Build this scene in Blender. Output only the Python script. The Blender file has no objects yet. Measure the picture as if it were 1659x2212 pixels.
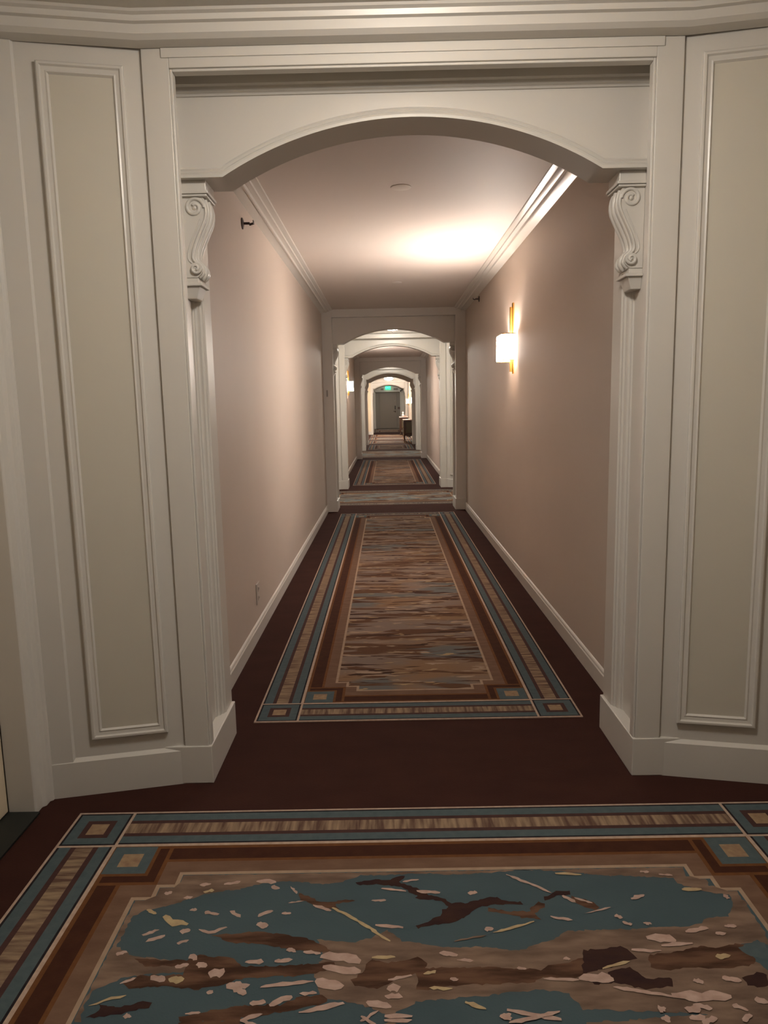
import bpy, bmesh, math, random
from mathutils import Vector, Matrix
random.seed(7)
SC = bpy.context.scene
COL = SC.collection
PI = math.pi

# ------------------------------------------------------------------ camera
F_PX, PITCH, YAW, ROLL = 1558.5, -.1465, .0069, -.0209
CAM_POS = Vector((-.0986, 0, 1.3))
fw = Vector((-math.sin(YAW)*math.cos(PITCH), math.cos(YAW)*math.cos(PITCH), math.sin(PITCH)))
rt = Vector((math.cos(YAW), math.sin(YAW), 0))
up = rt.cross(fw)
r2 = rt*math.cos(ROLL) + up*math.sin(ROLL)
u2 = -rt*math.sin(ROLL) + up*math.cos(ROLL)
cd = bpy.data.cameras.new('camera')
cd.sensor_fit = 'VERTICAL'
cd.sensor_height = 24
cd.lens = F_PX/2212*24
cd.clip_start = .02
cam = bpy.data.objects.new('camera', cd)
COL.objects.link(cam)
M = Matrix((r2, u2, -fw)).transposed().to_4x4()
M.translation = CAM_POS
cam.matrix_world = M
SC.camera = cam

# ------------------------------------------------------------------ world, exposure
W = bpy.data.worlds.new('world')
SC.world = W
W.use_nodes = True
W.node_tree.nodes['Background'].inputs[0].default_value = (0, 0, 0, 1)
W.node_tree.nodes['Background'].inputs[1].default_value = 0
SC.view_settings.view_transform = 'Standard'
SC.view_settings.look = 'None'
SC.view_settings.exposure = 1.5
SC.view_settings.gamma = 1
SC.view_settings.use_curve_mapping = False

# lamp strengths (W/m2-like emission), all real fixtures
DOME_E = 34.0
NEAR_DOME_E = 21.0
SHADE_E = 72.0
BULB_E = 700.0
DOME_COL = (1.0, .93, .84)
SCONCE_COL = (1.0, .88, .79)
PATCH=[('N',[(-.809,1.775),(-.760,1.774),(-.759,1.817),(-.712,1.816),(-.713,1.876),(-.540,1.877),(-.523,1.794),(-.572,1.786),(-.617,1.775),(-.665,1.751),(-.714,1.727),(-.757,1.717),(-.783,1.695),(-.786,1.629),(-.786,1.589),(-.735,1.558),(-.669,1.545),(-.599,1.537),(-.593,1.504),(-.682,1.499),(-.739,1.490),(-.764,1.470),(-.789,1.454),(-.791,1.412),(-.783,1.370),(-.811,1.370),(-.817,1.523),(-.821,1.768)]),
('N',[(-.566,1.878),(-.014,1.877),(-.015,1.848),(-.100,1.845),(-.199,1.843),(-.246,1.817),(-.294,1.808),(-.359,1.819),(-.442,1.826),(-.487,1.808),(-.548,1.790)]),
('N',[(-.040,1.872),(.511,1.879),(.494,1.823),(.430,1.837),(.351,1.847),(.255,1.857),(.168,1.846),(.056,1.841),(-.041,1.851)]),
('N',[(.432,1.878),(.704,1.881),(.700,1.818),(.749,1.819),(.744,1.773),(.809,1.778),(.799,1.582),(.788,1.560),(.769,1.575),(.720,1.562),(.659,1.545),(.630,1.600),(.680,1.654),(.739,1.660),(.766,1.692),(.779,1.739),(.714,1.758),(.670,1.782),(.657,1.810),(.611,1.815),(.539,1.822),(.420,1.835)]),
('N',[(-.294,1.603),(-.210,1.589),(-.165,1.603),(-.125,1.631),(-.086,1.592),(.015,1.569),(.117,1.569),(.190,1.553),(.280,1.590),(.324,1.616),(.432,1.621),(.467,1.619),(.535,1.626),(.626,1.627),(.734,1.660),(.734,1.584),(.706,1.525),(.738,1.503),(.747,1.482),(.703,1.323),(.554,1.367),(.439,1.375),(.299,1.383),(.279,1.427),(.217,1.438),(.097,1.424),(.019,1.417),(-.059,1.411),(-.118,1.372),(-.161,1.396),(-.209,1.413),(-.274,1.423),(-.292,1.503),(-.274,1.545)]),
('B',[(-.565,1.624),(-.513,1.626),(-.462,1.632),(-.397,1.624),(-.325,1.606),(-.278,1.582),(-.259,1.562),(-.286,1.557),(-.343,1.567),(-.390,1.577),(-.437,1.590),(-.506,1.595)]),
('B',[(-.490,1.520),(-.407,1.518),(-.336,1.520),(-.281,1.526),(-.248,1.529),(-.242,1.517),(-.278,1.498),(-.321,1.487),(-.402,1.487),(-.481,1.478)]),
('B',[(-.726,1.546),(-.600,1.540),(-.572,1.558),(-.539,1.550),(-.490,1.545),(-.467,1.516),(-.461,1.484),(-.490,1.468),(-.550,1.452),(-.633,1.464),(-.711,1.459),(-.735,1.479),(-.697,1.496),(-.594,1.497),(-.595,1.522),(-.693,1.524)]),
('B',[(-.465,1.403),(-.415,1.408),(-.358,1.407),(-.324,1.425),(-.267,1.434),(-.253,1.411),(-.305,1.397),(-.385,1.383),(-.434,1.375),(-.457,1.366)]),
('B',[(-.572,1.380),(-.509,1.394),(-.445,1.406),(-.437,1.366),(-.568,1.366)]),
('B',[(-.162,1.535),(-.121,1.523),(-.082,1.530),(-.048,1.540),(-.033,1.521),(-.034,1.493),(-.091,1.481),(-.124,1.461),(-.145,1.448),(-.198,1.456),(-.204,1.476),(-.180,1.493)]),
('B',[(-.055,1.504),(.027,1.506),(.135,1.504),(.228,1.495),(.250,1.509),(.301,1.515),(.362,1.539),(.413,1.560),(.396,1.506),(.348,1.489),(.303,1.469),(.231,1.471),(.207,1.458),(.128,1.456),(.048,1.454),(-.032,1.443),(-.058,1.446)]),
('D',[(.344,1.552),(.399,1.558),(.436,1.564),(.456,1.546),(.460,1.525),(.408,1.502),(.366,1.490),(.326,1.484)]),
('B',[(.497,1.535),(.566,1.544),(.626,1.560),(.662,1.552),(.716,1.565),(.740,1.565),(.713,1.548),(.739,1.516),(.716,1.499),(.646,1.488),(.586,1.495),(.518,1.487),(.484,1.497)]),
('D',[(.378,1.486),(.438,1.498),(.462,1.465),(.522,1.464),(.513,1.442),(.451,1.434),(.420,1.444),(.388,1.454),(.341,1.449),(.342,1.458),(.383,1.460)]),
('D',[(.678,1.464),(.719,1.476),(.741,1.469),(.723,1.435),(.681,1.439)]),
('D',[(-.213,1.811),(-.165,1.824),(-.117,1.823),(-.081,1.840),(-.074,1.835),(-.094,1.813),(-.050,1.792),(-.019,1.772),(-.021,1.749),(-.057,1.764),(-.082,1.793),(-.123,1.799),(-.165,1.805),(-.197,1.801)]),
('D',[(-.044,1.773),(-.014,1.758),(.029,1.743),(.046,1.725),(.089,1.724),(.141,1.745),(.172,1.744),(.188,1.728),(.230,1.725),(.229,1.716),(.168,1.717),(.124,1.709),(.102,1.701),(.087,1.680),(.049,1.655),(.009,1.646),(-.026,1.644),(-.050,1.633),(-.050,1.645),(-.013,1.661),(.009,1.677),(.019,1.699),(.039,1.711),(.016,1.734),(-.046,1.745)]),
('B',[(.136,1.705),(.194,1.690),(.242,1.689),(.273,1.724),(.290,1.714),(.284,1.701),(.255,1.680),(.266,1.659),(.220,1.666),(.180,1.680),(.140,1.692)]),
('D',[(.288,1.737),(.326,1.764),(.369,1.763),(.366,1.749),(.327,1.745),(.293,1.728)]),
('B',[(.368,1.744),(.414,1.720),(.425,1.698),(.411,1.690),(.380,1.708),(.363,1.726)]),
('B',[(-.364,1.776),(-.341,1.766),(-.300,1.737),(-.214,1.744),(-.210,1.738),(-.262,1.727),(-.249,1.709),(-.292,1.715),(-.324,1.729),(-.358,1.753)]),
('D',[(-.775,1.381),(-.752,1.399),(-.764,1.418),(-.709,1.407),(-.664,1.422),(-.642,1.419),(-.646,1.406),(-.702,1.389),(-.755,1.381)]),
('T',[(.715,1.551),(.769,1.575),(.785,1.564),(.773,1.512),(.743,1.523),(.719,1.533)])]
STROKE=[('P',[(-.735,1.625),(-.700,1.643)],.010),
('P',[(-.719,1.603),(-.679,1.622)],.011),
('P',[(-.779,1.562),(-.754,1.571)],.010),
('Y',[(-.703,1.694),(-.671,1.667),(-.631,1.662)],.021),
('P',[(-.645,1.638),(-.618,1.637)],.018),
('P',[(-.641,1.594),(-.613,1.607)],.010),
('P',[(-.599,1.641),(-.566,1.628),(-.530,1.649)],.010),
('P',[(-.639,1.714),(-.620,1.714)],.011),
('P',[(-.600,1.706),(-.561,1.695)],.011),
('P',[(-.533,1.707),(-.501,1.685)],.011),
('Y',[(-.754,1.717),(-.724,1.701)],.011),
('P',[(-.726,1.778),(-.706,1.784)],.013),
('P',[(-.670,1.760),(-.646,1.764)],.012),
('P',[(-.639,1.812),(-.611,1.816)],.013),
('Y',[(-.622,1.782),(-.596,1.791)],.012),
('P',[(-.572,1.815),(-.529,1.824)],.013),
('P',[(-.735,1.473),(-.703,1.489)],.009),
('P',[(-.671,1.492),(-.635,1.481)],.018),
('Y',[(-.627,1.481),(-.592,1.480)],.020),
('P',[(-.599,1.555),(-.576,1.543)],.015),
('P',[(-.572,1.529),(-.550,1.518)],.018),
('P',[(-.538,1.500),(-.501,1.496)],.025),
('P',[(-.487,1.468),(-.454,1.447)],.019),
('P',[(-.528,1.444),(-.515,1.444)],.013),
('Y',[(-.783,1.412),(-.738,1.430),(-.707,1.439)],.008),
('P',[(-.694,1.383),(-.677,1.382)],.012),
('P',[(-.622,1.519),(-.591,1.526)],.011),
('P',[(-.563,1.386),(-.528,1.389)],.008),
('P',[(-.484,1.825),(-.431,1.821)],.017),
('P',[(-.441,1.802),(-.417,1.792)],.013),
('P',[(-.389,1.801),(-.367,1.771)],.009),
('P',[(-.384,1.735),(-.344,1.741)],.005),
('P',[(-.458,1.684),(-.423,1.707)],.015),
('P',[(-.397,1.695),(-.372,1.695)],.011),
('P',[(-.454,1.658),(-.426,1.649)],.021),
('P',[(-.318,1.724),(-.269,1.701)],.010),
('Y',[(-.267,1.714),(-.223,1.683),(-.156,1.627),(-.118,1.590)],.010),
('P',[(-.153,1.647),(-.082,1.637)],.011),
('P',[(-.164,1.739),(-.126,1.738)],.009),
('P',[(-.367,1.569),(-.343,1.561)],.013),
('P',[(-.324,1.560),(-.284,1.556)],.011),
('P',[(-.459,1.532),(-.415,1.531)],.014),
('P',[(-.390,1.532),(-.349,1.537)],.012),
('P',[(-.283,1.545),(-.216,1.543),(-.187,1.525)],.029),
('P',[(-.274,1.512),(-.186,1.496)],.021),
('P',[(-.287,1.474),(-.224,1.450)],.029),
('P',[(-.410,1.456),(-.292,1.471)],.012),
('P',[(-.478,1.464),(-.437,1.460)],.017),
('P',[(-.459,1.447),(-.438,1.437)],.016),
('P',[(-.428,1.412),(-.392,1.414)],.012),
('P',[(-.383,1.405),(-.335,1.429)],.016),
('P',[(-.320,1.435),(-.283,1.438)],.011),
('P',[(-.314,1.385),(-.219,1.408)],.013),
('P',[(-.437,1.366),(-.395,1.383)],.010),
('P',[(-.170,1.410),(-.113,1.396)],.019),
('P',[(-.121,1.471),(-.067,1.483)],.011),
('P',[(-.129,1.425),(-.090,1.424)],.014),
('P',[(-.124,1.448),(-.095,1.447)],.020),
('Y',[(-.160,1.539),(-.104,1.541)],.010),
('P',[(-.131,1.361),(-.071,1.362)],.011),
('P',[(-.139,1.785),(-.073,1.774)],.009),
('P',[(-.081,1.812),(-.036,1.821)],.008),
('P',[(-.181,1.359),(-.144,1.385)],.008),
('P',[(-.044,1.773),(.018,1.764)],.011),
('P',[(.093,1.760),(.119,1.764)],.012),
('P',[(.205,1.835),(.246,1.809),(.317,1.755)],.009),
('Y',[(.342,1.837),(.412,1.830)],.013),
('P',[(.340,1.745),(.370,1.717)],.010),
('P',[(.371,1.735),(.412,1.716)],.008),
('P',[(.119,1.625),(.143,1.628)],.013),
('Y',[(.138,1.614),(.230,1.643),(.246,1.651)],.009),
('N',[(.039,1.587),(.122,1.605)],.005),
('P',[(.291,1.667),(.344,1.653)],.010),
('P',[(.383,1.677),(.455,1.697)],.005),
('Y',[(-.040,1.486),(-.010,1.496)],.010),
('P',[(.018,1.470),(.037,1.470)],.011),
('P',[(-.000,1.550),(.044,1.542)],.015),
('P',[(.042,1.527),(.078,1.523)],.009),
('Y',[(-.029,1.446),(.021,1.442)],.009),
('P',[(.310,1.466),(.386,1.471)],.024),
('P',[(.231,1.467),(.309,1.462)],.009),
('Y',[(.046,1.406),(.089,1.387)],.011),
('P',[(.134,1.383),(.247,1.357)],.012),
('P',[(.117,1.368),(.142,1.371)],.011),
('P',[(.290,1.526),(.306,1.525)],.009),
('P',[(.175,1.499),(.199,1.497)],.007),
('P',[(.576,1.838),(.603,1.837)],.010),
('P',[(.626,1.825),(.662,1.821)],.007),
('Y',[(.665,1.761),(.716,1.762)],.014),
('P',[(.517,1.728),(.558,1.744)],.012),
('P',[(.767,1.739),(.768,1.722)],.013),
('P',[(.454,1.667),(.471,1.658)],.012),
('P',[(.466,1.643),(.489,1.634)],.012),
('P',[(.518,1.639),(.536,1.635)],.010),
('P',[(.506,1.588),(.545,1.591),(.574,1.576)],.029),
('P',[(.534,1.562),(.611,1.568)],.013),
('P',[(.458,1.550),(.527,1.545)],.011),
('P',[(.610,1.605),(.670,1.619)],.015),
('P',[(.678,1.599),(.705,1.599)],.010),
('P',[(.714,1.623),(.741,1.623)],.014),
('Y',[(.645,1.525),(.682,1.526)],.015),
('P',[(.322,1.468),(.388,1.463)],.023),
('Y',[(.372,1.493),(.443,1.515)],.008),
('P',[(.563,1.454),(.587,1.452)],.013),
('P',[(.634,1.462),(.672,1.452)],.014),
('P',[(.381,1.440),(.448,1.425),(.502,1.412)],.010),
('P',[(.503,1.415),(.630,1.409)],.027),
('P',[(.537,1.390),(.574,1.378)],.014),
('P',[(.676,1.400),(.701,1.393)],.017),
('P',[(.457,1.355),(.474,1.354)],.017),
('P',[(.515,1.356),(.550,1.356)],.016),
('P',[(.622,1.389),(.647,1.371)],.012)]

# ------------------------------------------------------------------ materials
MATS = {}
def mat(name, col, rough=.5, metal=0.0, noise=None, bump=None, emit=None, strength=0, coat=0.0, spec=.5):
    """noise=(scale xyz, amount, second colour) ; bump=(scale xyz, strength, distance)"""
    m = bpy.data.materials.new(name)
    m.use_nodes = True
    nt = m.node_tree
    b = nt.nodes['Principled BSDF']
    b.inputs['Base Color'].default_value = (*col, 1)
    b.inputs['Roughness'].default_value = rough
    b.inputs['Metallic'].default_value = metal
    b.inputs['Specular IOR Level'].default_value = spec
    b.inputs['Coat Weight'].default_value = coat
    tc = nt.nodes.new('ShaderNodeTexCoord')
    if noise:
        mp = nt.nodes.new('ShaderNodeMapping'); mp.inputs['Scale'].default_value = noise[0]
        nt.links.new(tc.outputs['Object'], mp.inputs[0])
        n = nt.nodes.new('ShaderNodeTexNoise'); n.inputs['Scale'].default_value = 1; n.inputs['Detail'].default_value = 5
        nt.links.new(mp.outputs[0], n.inputs['Vector'])
        r = nt.nodes.new('ShaderNodeValToRGB')
        r.color_ramp.elements[0].position = .5-noise[1]; r.color_ramp.elements[0].color = (*col, 1)
        r.color_ramp.elements[1].position = .5+noise[1]; r.color_ramp.elements[1].color = (*noise[2], 1)
        nt.links.new(n.outputs['Fac'], r.inputs[0])
        nt.links.new(r.outputs[0], b.inputs['Base Color'])
    if bump:
        mp = nt.nodes.new('ShaderNodeMapping'); mp.inputs['Scale'].default_value = bump[0]
        nt.links.new(tc.outputs['Object'], mp.inputs[0])
        n = nt.nodes.new('ShaderNodeTexNoise'); n.inputs['Scale'].default_value = 1; n.inputs['Detail'].default_value = 3
        nt.links.new(mp.outputs[0], n.inputs['Vector'])
        bp = nt.nodes.new('ShaderNodeBump'); bp.inputs['Strength'].default_value = bump[1]; bp.inputs['Distance'].default_value = bump[2]
        nt.links.new(n.outputs['Fac'], bp.inputs['Height'])
        nt.links.new(bp.outputs[0], b.inputs['Normal'])
    if emit:
        b.inputs['Emission Color'].default_value = (*emit, 1)
        b.inputs['Emission Strength'].default_value = strength
    MATS[name] = m
    return m

paint = mat('trim_paint', (.625, .59, .54), .32, bump=((9, 9, 9), .08, .002))
panelp = mat('panel_paint', (.57, .53, .45), .42, bump=((12, 12, 12), .06, .002))
ceilp = mat('ceiling_paint', (.66, .585, .53), .62)
vceilp = mat('vestibule_ceiling_paint', (.60, .57, .51), .6)
paper = mat('wallpaper', (.55, .465, .40), .55, spec=.35, noise=((1.5, 1.5, 1.5), .3, (.52, .435, .372)), bump=((3, 3, 420), .12, .001))
yellowp = mat('cream_wall', (.70, .58, .42), .5)
brass = mat('brass', (.85, .52, .14), .25, metal=1.0)
darkmetal = mat('dark_metal', (.05, .035, .03), .35, metal=.8)
chrome = mat('brushed_steel', (.55, .53, .5), .3, metal=1.0)
plastic = mat('ivory_plastic', (.50, .43, .38), .4)
whitecap = mat('white_cap', (.72, .66, .60), .5)
wood = mat('dark_walnut', (.035, .014, .009), .25, noise=((4, 4, 30), .25, (.055, .022, .012)), coat=.4)
olive = mat('olive_panel', (.06, .045, .02), .35)
marble = mat('pink_marble', (.72, .52, .45), .2, noise=((9, 9, 9), .2, (.80, .64, .58)))
doorp = mat('door_paint', (.27, .22, .18), .45)
rimp = mat('door_rim_paint', (.28, .24, .20), .45)
plate = mat('sign_plate', (.10, .055, .04), .4)
black = mat('black_plastic', (.012, .011, .011), .35)
thresh = mat('threshold_stone', (.012, .014, .012), .5)
grille = mat('vent_grille', (.30, .28, .25), .5)
milk = mat('milk_glass_lit', (.9, .9, .88), .3, emit=DOME_COL, strength=DOME_E)
milkh = mat('milk_glass_lit_hall', (.9, .9, .88), .3, emit=DOME_COL, strength=DOME_E*1.7)
milkn = mat('milk_glass_lit_near', (.9, .9, .88), .3, emit=DOME_COL, strength=NEAR_DOME_E)
shade = mat('sconce_shade_lit', (.9, .85, .78), .5, emit=SCONCE_COL, strength=SHADE_E)
shade_end = mat('sconce_shade_end_lit', (.9, .85, .78), .5, emit=SCONCE_COL, strength=1.7)
bulb = mat('bulb_lit', (1, 1, 1), .5, emit=SCONCE_COL, strength=BULB_E)
green = mat('exit_green_lit', (0, .6, .35), .4, emit=(.0, 1.0, .42), strength=.42)
greenl = mat('exit_letters_lit', (.3, 1, .7), .4, emit=(.2, 1.0, .65), strength=.6)
ceram = mat('pale_ceramic', (.75, .66, .58), .3)

CB = ((170, 170, 170), .35, .003)
floorm = mat('brown_carpet', (.036, .0135, .0105), .95, noise=((5, 9, 5), .3, (.050, .0185, .0135)), bump=CB, spec=.1)
def carpet(name, a, b, sc=(40, 40, 40), amt=.25):
    return mat(name, a, .95, noise=(sc, amt, b), bump=CB, spec=.1)
RT = carpet('carpet_teal', (.066, .090, .096), (.086, .112, .118))
RP = carpet('carpet_pale', (.48, .36, .28), (.36, .25, .19), (60, 60, 60))
RK = carpet('carpet_black', (.012, .010, .012), (.03, .022, .025))
RB = carpet('carpet_chocolate', (.062, .023, .012), (.045, .016, .010), (25, 25, 25))
RR = carpet('carpet_rust', (.15, .062, .022), (.11, .045, .018))
RM = carpet('carpet_cocoa', (.185, .110, .072), (.12, .065, .042), (10, 26, 10), .3)
RG = carpet('carpet_gold', (.34, .24, .14), (.22, .13, .085), (45, 45, 45))
RL = carpet('carpet_line', (.37, .265, .185), (.29, .20, .14), (30, 30, 30))
RX = carpet('carpet_streak_long', (.10, .056, .042), (.30, .21, .135), (60, 6, 5), .16)
RY = carpet('carpet_streak_cross', (.11, .062, .046), (.31, .22, .14), (7, 60, 5), .16)
RV = carpet('carpet_plum', (.055, .028, .026), (.075, .035, .03))
PN = carpet('carpet_tan', (.225, .150, .108), (.115, .075, .055), (7, 26, 14), .16)
PBm = carpet('carpet_bark', (.125, .066, .040), (.052, .025, .016), (7, 34, 10), .12)
PD = carpet('carpet_dark_bark', (.050, .024, .017), (.030, .015, .016), (12, 30, 12))
PP = carpet('carpet_petal', (.50, .36, .30), (.34, .22, .18), (40, 60, 40), .3)
PY = carpet('carpet_cream', (.48, .37, .21), (.34, .24, .14), (40, 60, 40), .3)

def field_material(name, teal_share, teal):
    """blossom-and-branch figure of the middle of a rug, streaks lie across the corridor"""
    m = bpy.data.materials.new(name); m.use_nodes = True
    nt = m.node_tree; L = nt.links; N = nt.nodes.new
    b = nt.nodes['Principled BSDF']; b.inputs['Roughness'].default_value = .95; b.inputs['Specular IOR Level'].default_value = .1
    tc = N('ShaderNodeTexCoord')
    def nz(sx, sy, off, det, dist=.6):
        mp = N('ShaderNodeMapping'); mp.inputs['Scale'].default_value = (sx, sy, 1); mp.inputs['Location'].default_value = (off, off*1.7, off)
        L.new(tc.outputs['Object'], mp.inputs[0])
        n = N('ShaderNodeTexNoise'); n.inputs['Scale'].default_value = 1; n.inputs['Detail'].default_value = det; n.inputs['Distortion'].default_value = dist
        L.new(mp.outputs[0], n.inputs['Vector'])
        return n.outputs['Fac']
    def step(fac, a, soft=.02):
        r = N('ShaderNodeValToRGB'); r.color_ramp.elements[0].position = a-soft; r.color_ramp.elements[1].position = a+soft
        L.new(fac, r.inputs[0]); return r.outputs[0]
    def mix(f, c0, c1):
        x = N('ShaderNodeMix'); x.data_type = 'RGBA'
        L.new(f, x.inputs[0])
        for c, i in ((c0, 6), (c1, 7)):
            if isinstance(c, tuple): x.inputs[i].default_value = (*c, 1)
            else: L.new(c, x.inputs[i])
        return x.outputs[2]
    base = mix(step(nz(1.2, 3.4, 3, 4), .48, .07), (.215, .128, .074), (.195, .142, .116))
    base = mix(step(nz(.9, 2.2, 11, 5), 1-teal_share, .03), base, teal)
    base = mix(step(nz(1.8, 11, 23, 6), .535, .012), base, (.105, .052, .028))
    base = mix(step(nz(2.6, 17, 37, 5), .60, .01), base, (.055, .026, .017))
    base = mix(step(nz(4, 22, 51, 4, .4), .62, .012), base, (.32, .23, .165))
    base = mix(step(nz(7, 28, 71, 2, .2), .665, .01), base, (.34, .235, .13))
    L.new(base, b.inputs['Base Color'])
    mp = N('ShaderNodeMapping'); mp.inputs['Scale'].default_value = CB[0]; L.new(tc.outputs['Object'], mp.inputs[0])
    n = N('ShaderNodeTexNoise'); n.inputs['Scale'].default_value = 1; L.new(mp.outputs[0], n.inputs['Vector'])
    bp = N('ShaderNodeBump'); bp.inputs['Strength'].default_value = CB[1]; bp.inputs['Distance'].default_value = CB[2]
    L.new(n.outputs['Fac'], bp.inputs['Height']); L.new(bp.outputs[0], b.inputs['Normal'])
    return m
FIELD_TAN = field_material('carpet_field_tan', .42, (.125, .122, .115))
FIELD_TEAL = field_material('carpet_field_teal', .56, (.15, .165, .165))

# ------------------------------------------------------------------ mesh helpers
class MB:
    def __init__(s): s.v = []; s.f = []; s.mi = []; s.cur = 0
    def add(s, vs, fs):
        o = len(s.v); s.v += [tuple(p) for p in vs]
        for f in fs: s.f.append([o+i for i in f]); s.mi.append(s.cur)
    def box(s, x0, y0, z0, x1, y1, z1):
        if x0 > x1: x0, x1 = x1, x0
        if y0 > y1: y0, y1 = y1, y0
        s.add([(x0,y0,z0),(x1,y0,z0),(x1,y1,z0),(x0,y1,z0),(x0,y0,z1),(x1,y0,z1),(x1,y1,z1),(x0,y1,z1)],
              [(3,2,1,0),(4,5,6,7),(0,1,5,4),(1,2,6,5),(2,3,7,6),(3,0,4,7)])
    def prism(s, poly, a, b, fn):
        """poly in 2D (any winding), extruded from a to b; fn(u,v,w)->xyz"""
        n = len(poly)
        s.add([fn(u, v, a) for u, v in poly]+[fn(u, v, b) for u, v in poly],
              [list(range(n))[::-1], list(range(n, 2*n))]+[(i, (i+1) % n, n+(i+1) % n, n+i) for i in range(n)])
    def sweep(s, path, prof, fn, closed=False, capped=True):
        """path: 2D polyline, prof: (offset to the left of the path, third coordinate)"""
        n = len(path); rows = []
        for i, p in enumerate(path):
            def nrm(a, b):
                dx, dy = b[0]-a[0], b[1]-a[1]; l = math.hypot(dx, dy) or 1
                return (-dy/l, dx/l)
            if closed: n0 = nrm(path[i-1], p); n1 = nrm(p, path[(i+1) % n])
            else:
                n0 = nrm(path[i-1], p) if i else None
                n1 = nrm(p, path[i+1]) if i < n-1 else None
                n0 = n0 or n1; n1 = n1 or n0
            mx, my = n0[0]+n1[0], n0[1]+n1[1]; l2 = mx*mx+my*my or 1
            k = 2/l2
            rows.append([fn(p[0]+mx*k*a, p[1]+my*k*a, b) for a, b in prof])
        m = len(prof); vs = [q for r in rows for q in r]; fs = []
        for i in range(n if closed else n-1):
            j = (i+1) % n
            for k in range(m-1): fs.append((i*m+k, j*m+k, j*m+k+1, i*m+k+1))
        if not closed and capped:
            fs.append(list(range(m))); fs.append([(n-1)*m+k for k in range(m)][::-1])
        s.add(vs, fs)
    def lathe(s, prof, c=(0,0,0), n=32, axis='z'):
        vs = []; fs = []
        for r, z in prof:
            for i in range(n):
                a = 2*PI*i/n; x, y = r*math.cos(a), r*math.sin(a)
                vs.append({'z': (c[0]+x, c[1]+y, c[2]+z), 'x': (c[0]+z, c[1]+x, c[2]+y), 'y': (c[0]+x, c[1]+z, c[2]+y)}[axis])
        for k in range(len(prof)-1):
            for i in range(n):
                j = (i+1) % n; fs.append((k*n+i, k*n+j, (k+1)*n+j, (k+1)*n+i))
        fs.append(list(range(n))[::-1]); fs.append([(len(prof)-1)*n+i for i in range(n)])
        s.add(vs, fs)
    def tube(s, pts, rad, n=8):
        pts = [Vector(p) for p in pts]; vs = []; fs = []
        for i, p in enumerate(pts):
            t = (pts[min(i+1, len(pts)-1)]-pts[max(i-1, 0)]).normalized()
            a = t.cross(Vector((0, 1, 0)))
            if a.length < .1: a = t.cross(Vector((1, 0, 0)))
            a.normalize(); b = t.cross(a)
            r = rad[i] if isinstance(rad, (list, tuple)) else rad
            for k in range(n):
                w = 2*PI*k/n; vs.append(p+a*(r*math.cos(w))+b*(r*math.sin(w)))
        for i in range(len(pts)-1):
            for k in range(n):
                j = (k+1) % n; fs.append((i*n+k, i*n+j, (i+1)*n+j, (i+1)*n+k))
        fs.append(list(range(n))[::-1]); fs.append([(len(pts)-1)*n+k for k in range(n)])
        s.add(vs, fs)
    def build(s, name, mats, parent=None, smooth=None, bevel=0, loc=None, recalc=True):
        me = bpy.data.meshes.new(name)
        me.from_pydata(s.v, [], s.f)
        if not isinstance(mats, (list, tuple)): mats = [mats]
        for m in mats: me.materials.append(m)
        me.polygons.foreach_set('material_index', s.mi)
        if recalc:
            bm = bmesh.new(); bm.from_mesh(me)
            bmesh.ops.recalc_face_normals(bm, faces=bm.faces); bm.to_mesh(me); bm.free()
        if smooth:
            me.shade_smooth(); me.set_sharp_from_angle(angle=math.radians(smooth))
        me.update()
        o = bpy.data.objects.new(name, me); COL.objects.link(o)
        if parent: o.parent = parent
        if loc: o.location = loc
        if bevel:
            bv = o.modifiers.new('bevel', 'BEVEL'); bv.width = bevel; bv.segments = 2; bv.limit_method = 'ANGLE'; bv.angle_limit = math.radians(40)
        return o

def tag(o, label=None, cat=None, group=None, kind=None):
    if label: o['label'] = label
    if cat: o['category'] = cat
    if group: o['group'] = group
    if kind: o['kind'] = kind
    return o
def empty(name, loc=(0,0,0), rz=0):
    o = bpy.data.objects.new(name, None); COL.objects.link(o)
    o.location = loc; o.rotation_euler.z = rz; o.empty_display_size = .1
    return o
def copy_tree(o, parent=None):
    c = o.copy(); COL.objects.link(c)
    if parent: c.parent = parent
    for ch in list(o.children): copy_tree(ch, c)
    return c
XYZ = lambda u, v, w: (u, v, w)
def struct(o, label, cat): return tag(o, label, cat, kind='structure')

# ------------------------------------------------------------------ plan of the place
WC, HC = .865, 2.45           # half width of the corridor, ceiling
VW = 1.257                    # half width of a vestibule
XC, XO, XJ, XP = .735, .826, .775, .743   # casing edge, casing outer edge, recessed jamb, back pilaster
ZT, ZO, ZS = 2.387, 2.323, 2.36           # casing top, casing underside, head of the recess
ZFL, ZAP, XFL = 2.052, 2.223, .622        # springing and crown of the arch
FR = .38
ARCH = [  # casing plane, direction towards its corridor, place in words
    (2.37, 1, 'nearest archway'),
    (9.28, -1, 'second archway, behind the long runner'),
    (11.36, 1, 'third, brightly lit white archway'),
    (18.16, -1, 'fourth, pinkish archway'),
    (21.10, 1, 'fifth, pale archway'),
    (24.58, -1, 'sixth, dark archway'),
    (32.90, 1, 'seventh, cream archway'),
    (35.28, -1, 'last, dark archway before the far door'),
    (-.76, -1, 'archway behind the camera'),
]
CORR = [(2.75, 8.9), (11.74, 17.78), (21.48, 24.2), (33.28, 34.9), (-5.0, -1.14)]

# ------------------------------------------------------------------ floor
m = MB(); m.box(-1.7, -5.1, -.1, 1.7, 41.9, 0)
struct(m.build('floor', floorm), 'dark brown carpet along the whole corridor', 'floor')

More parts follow.
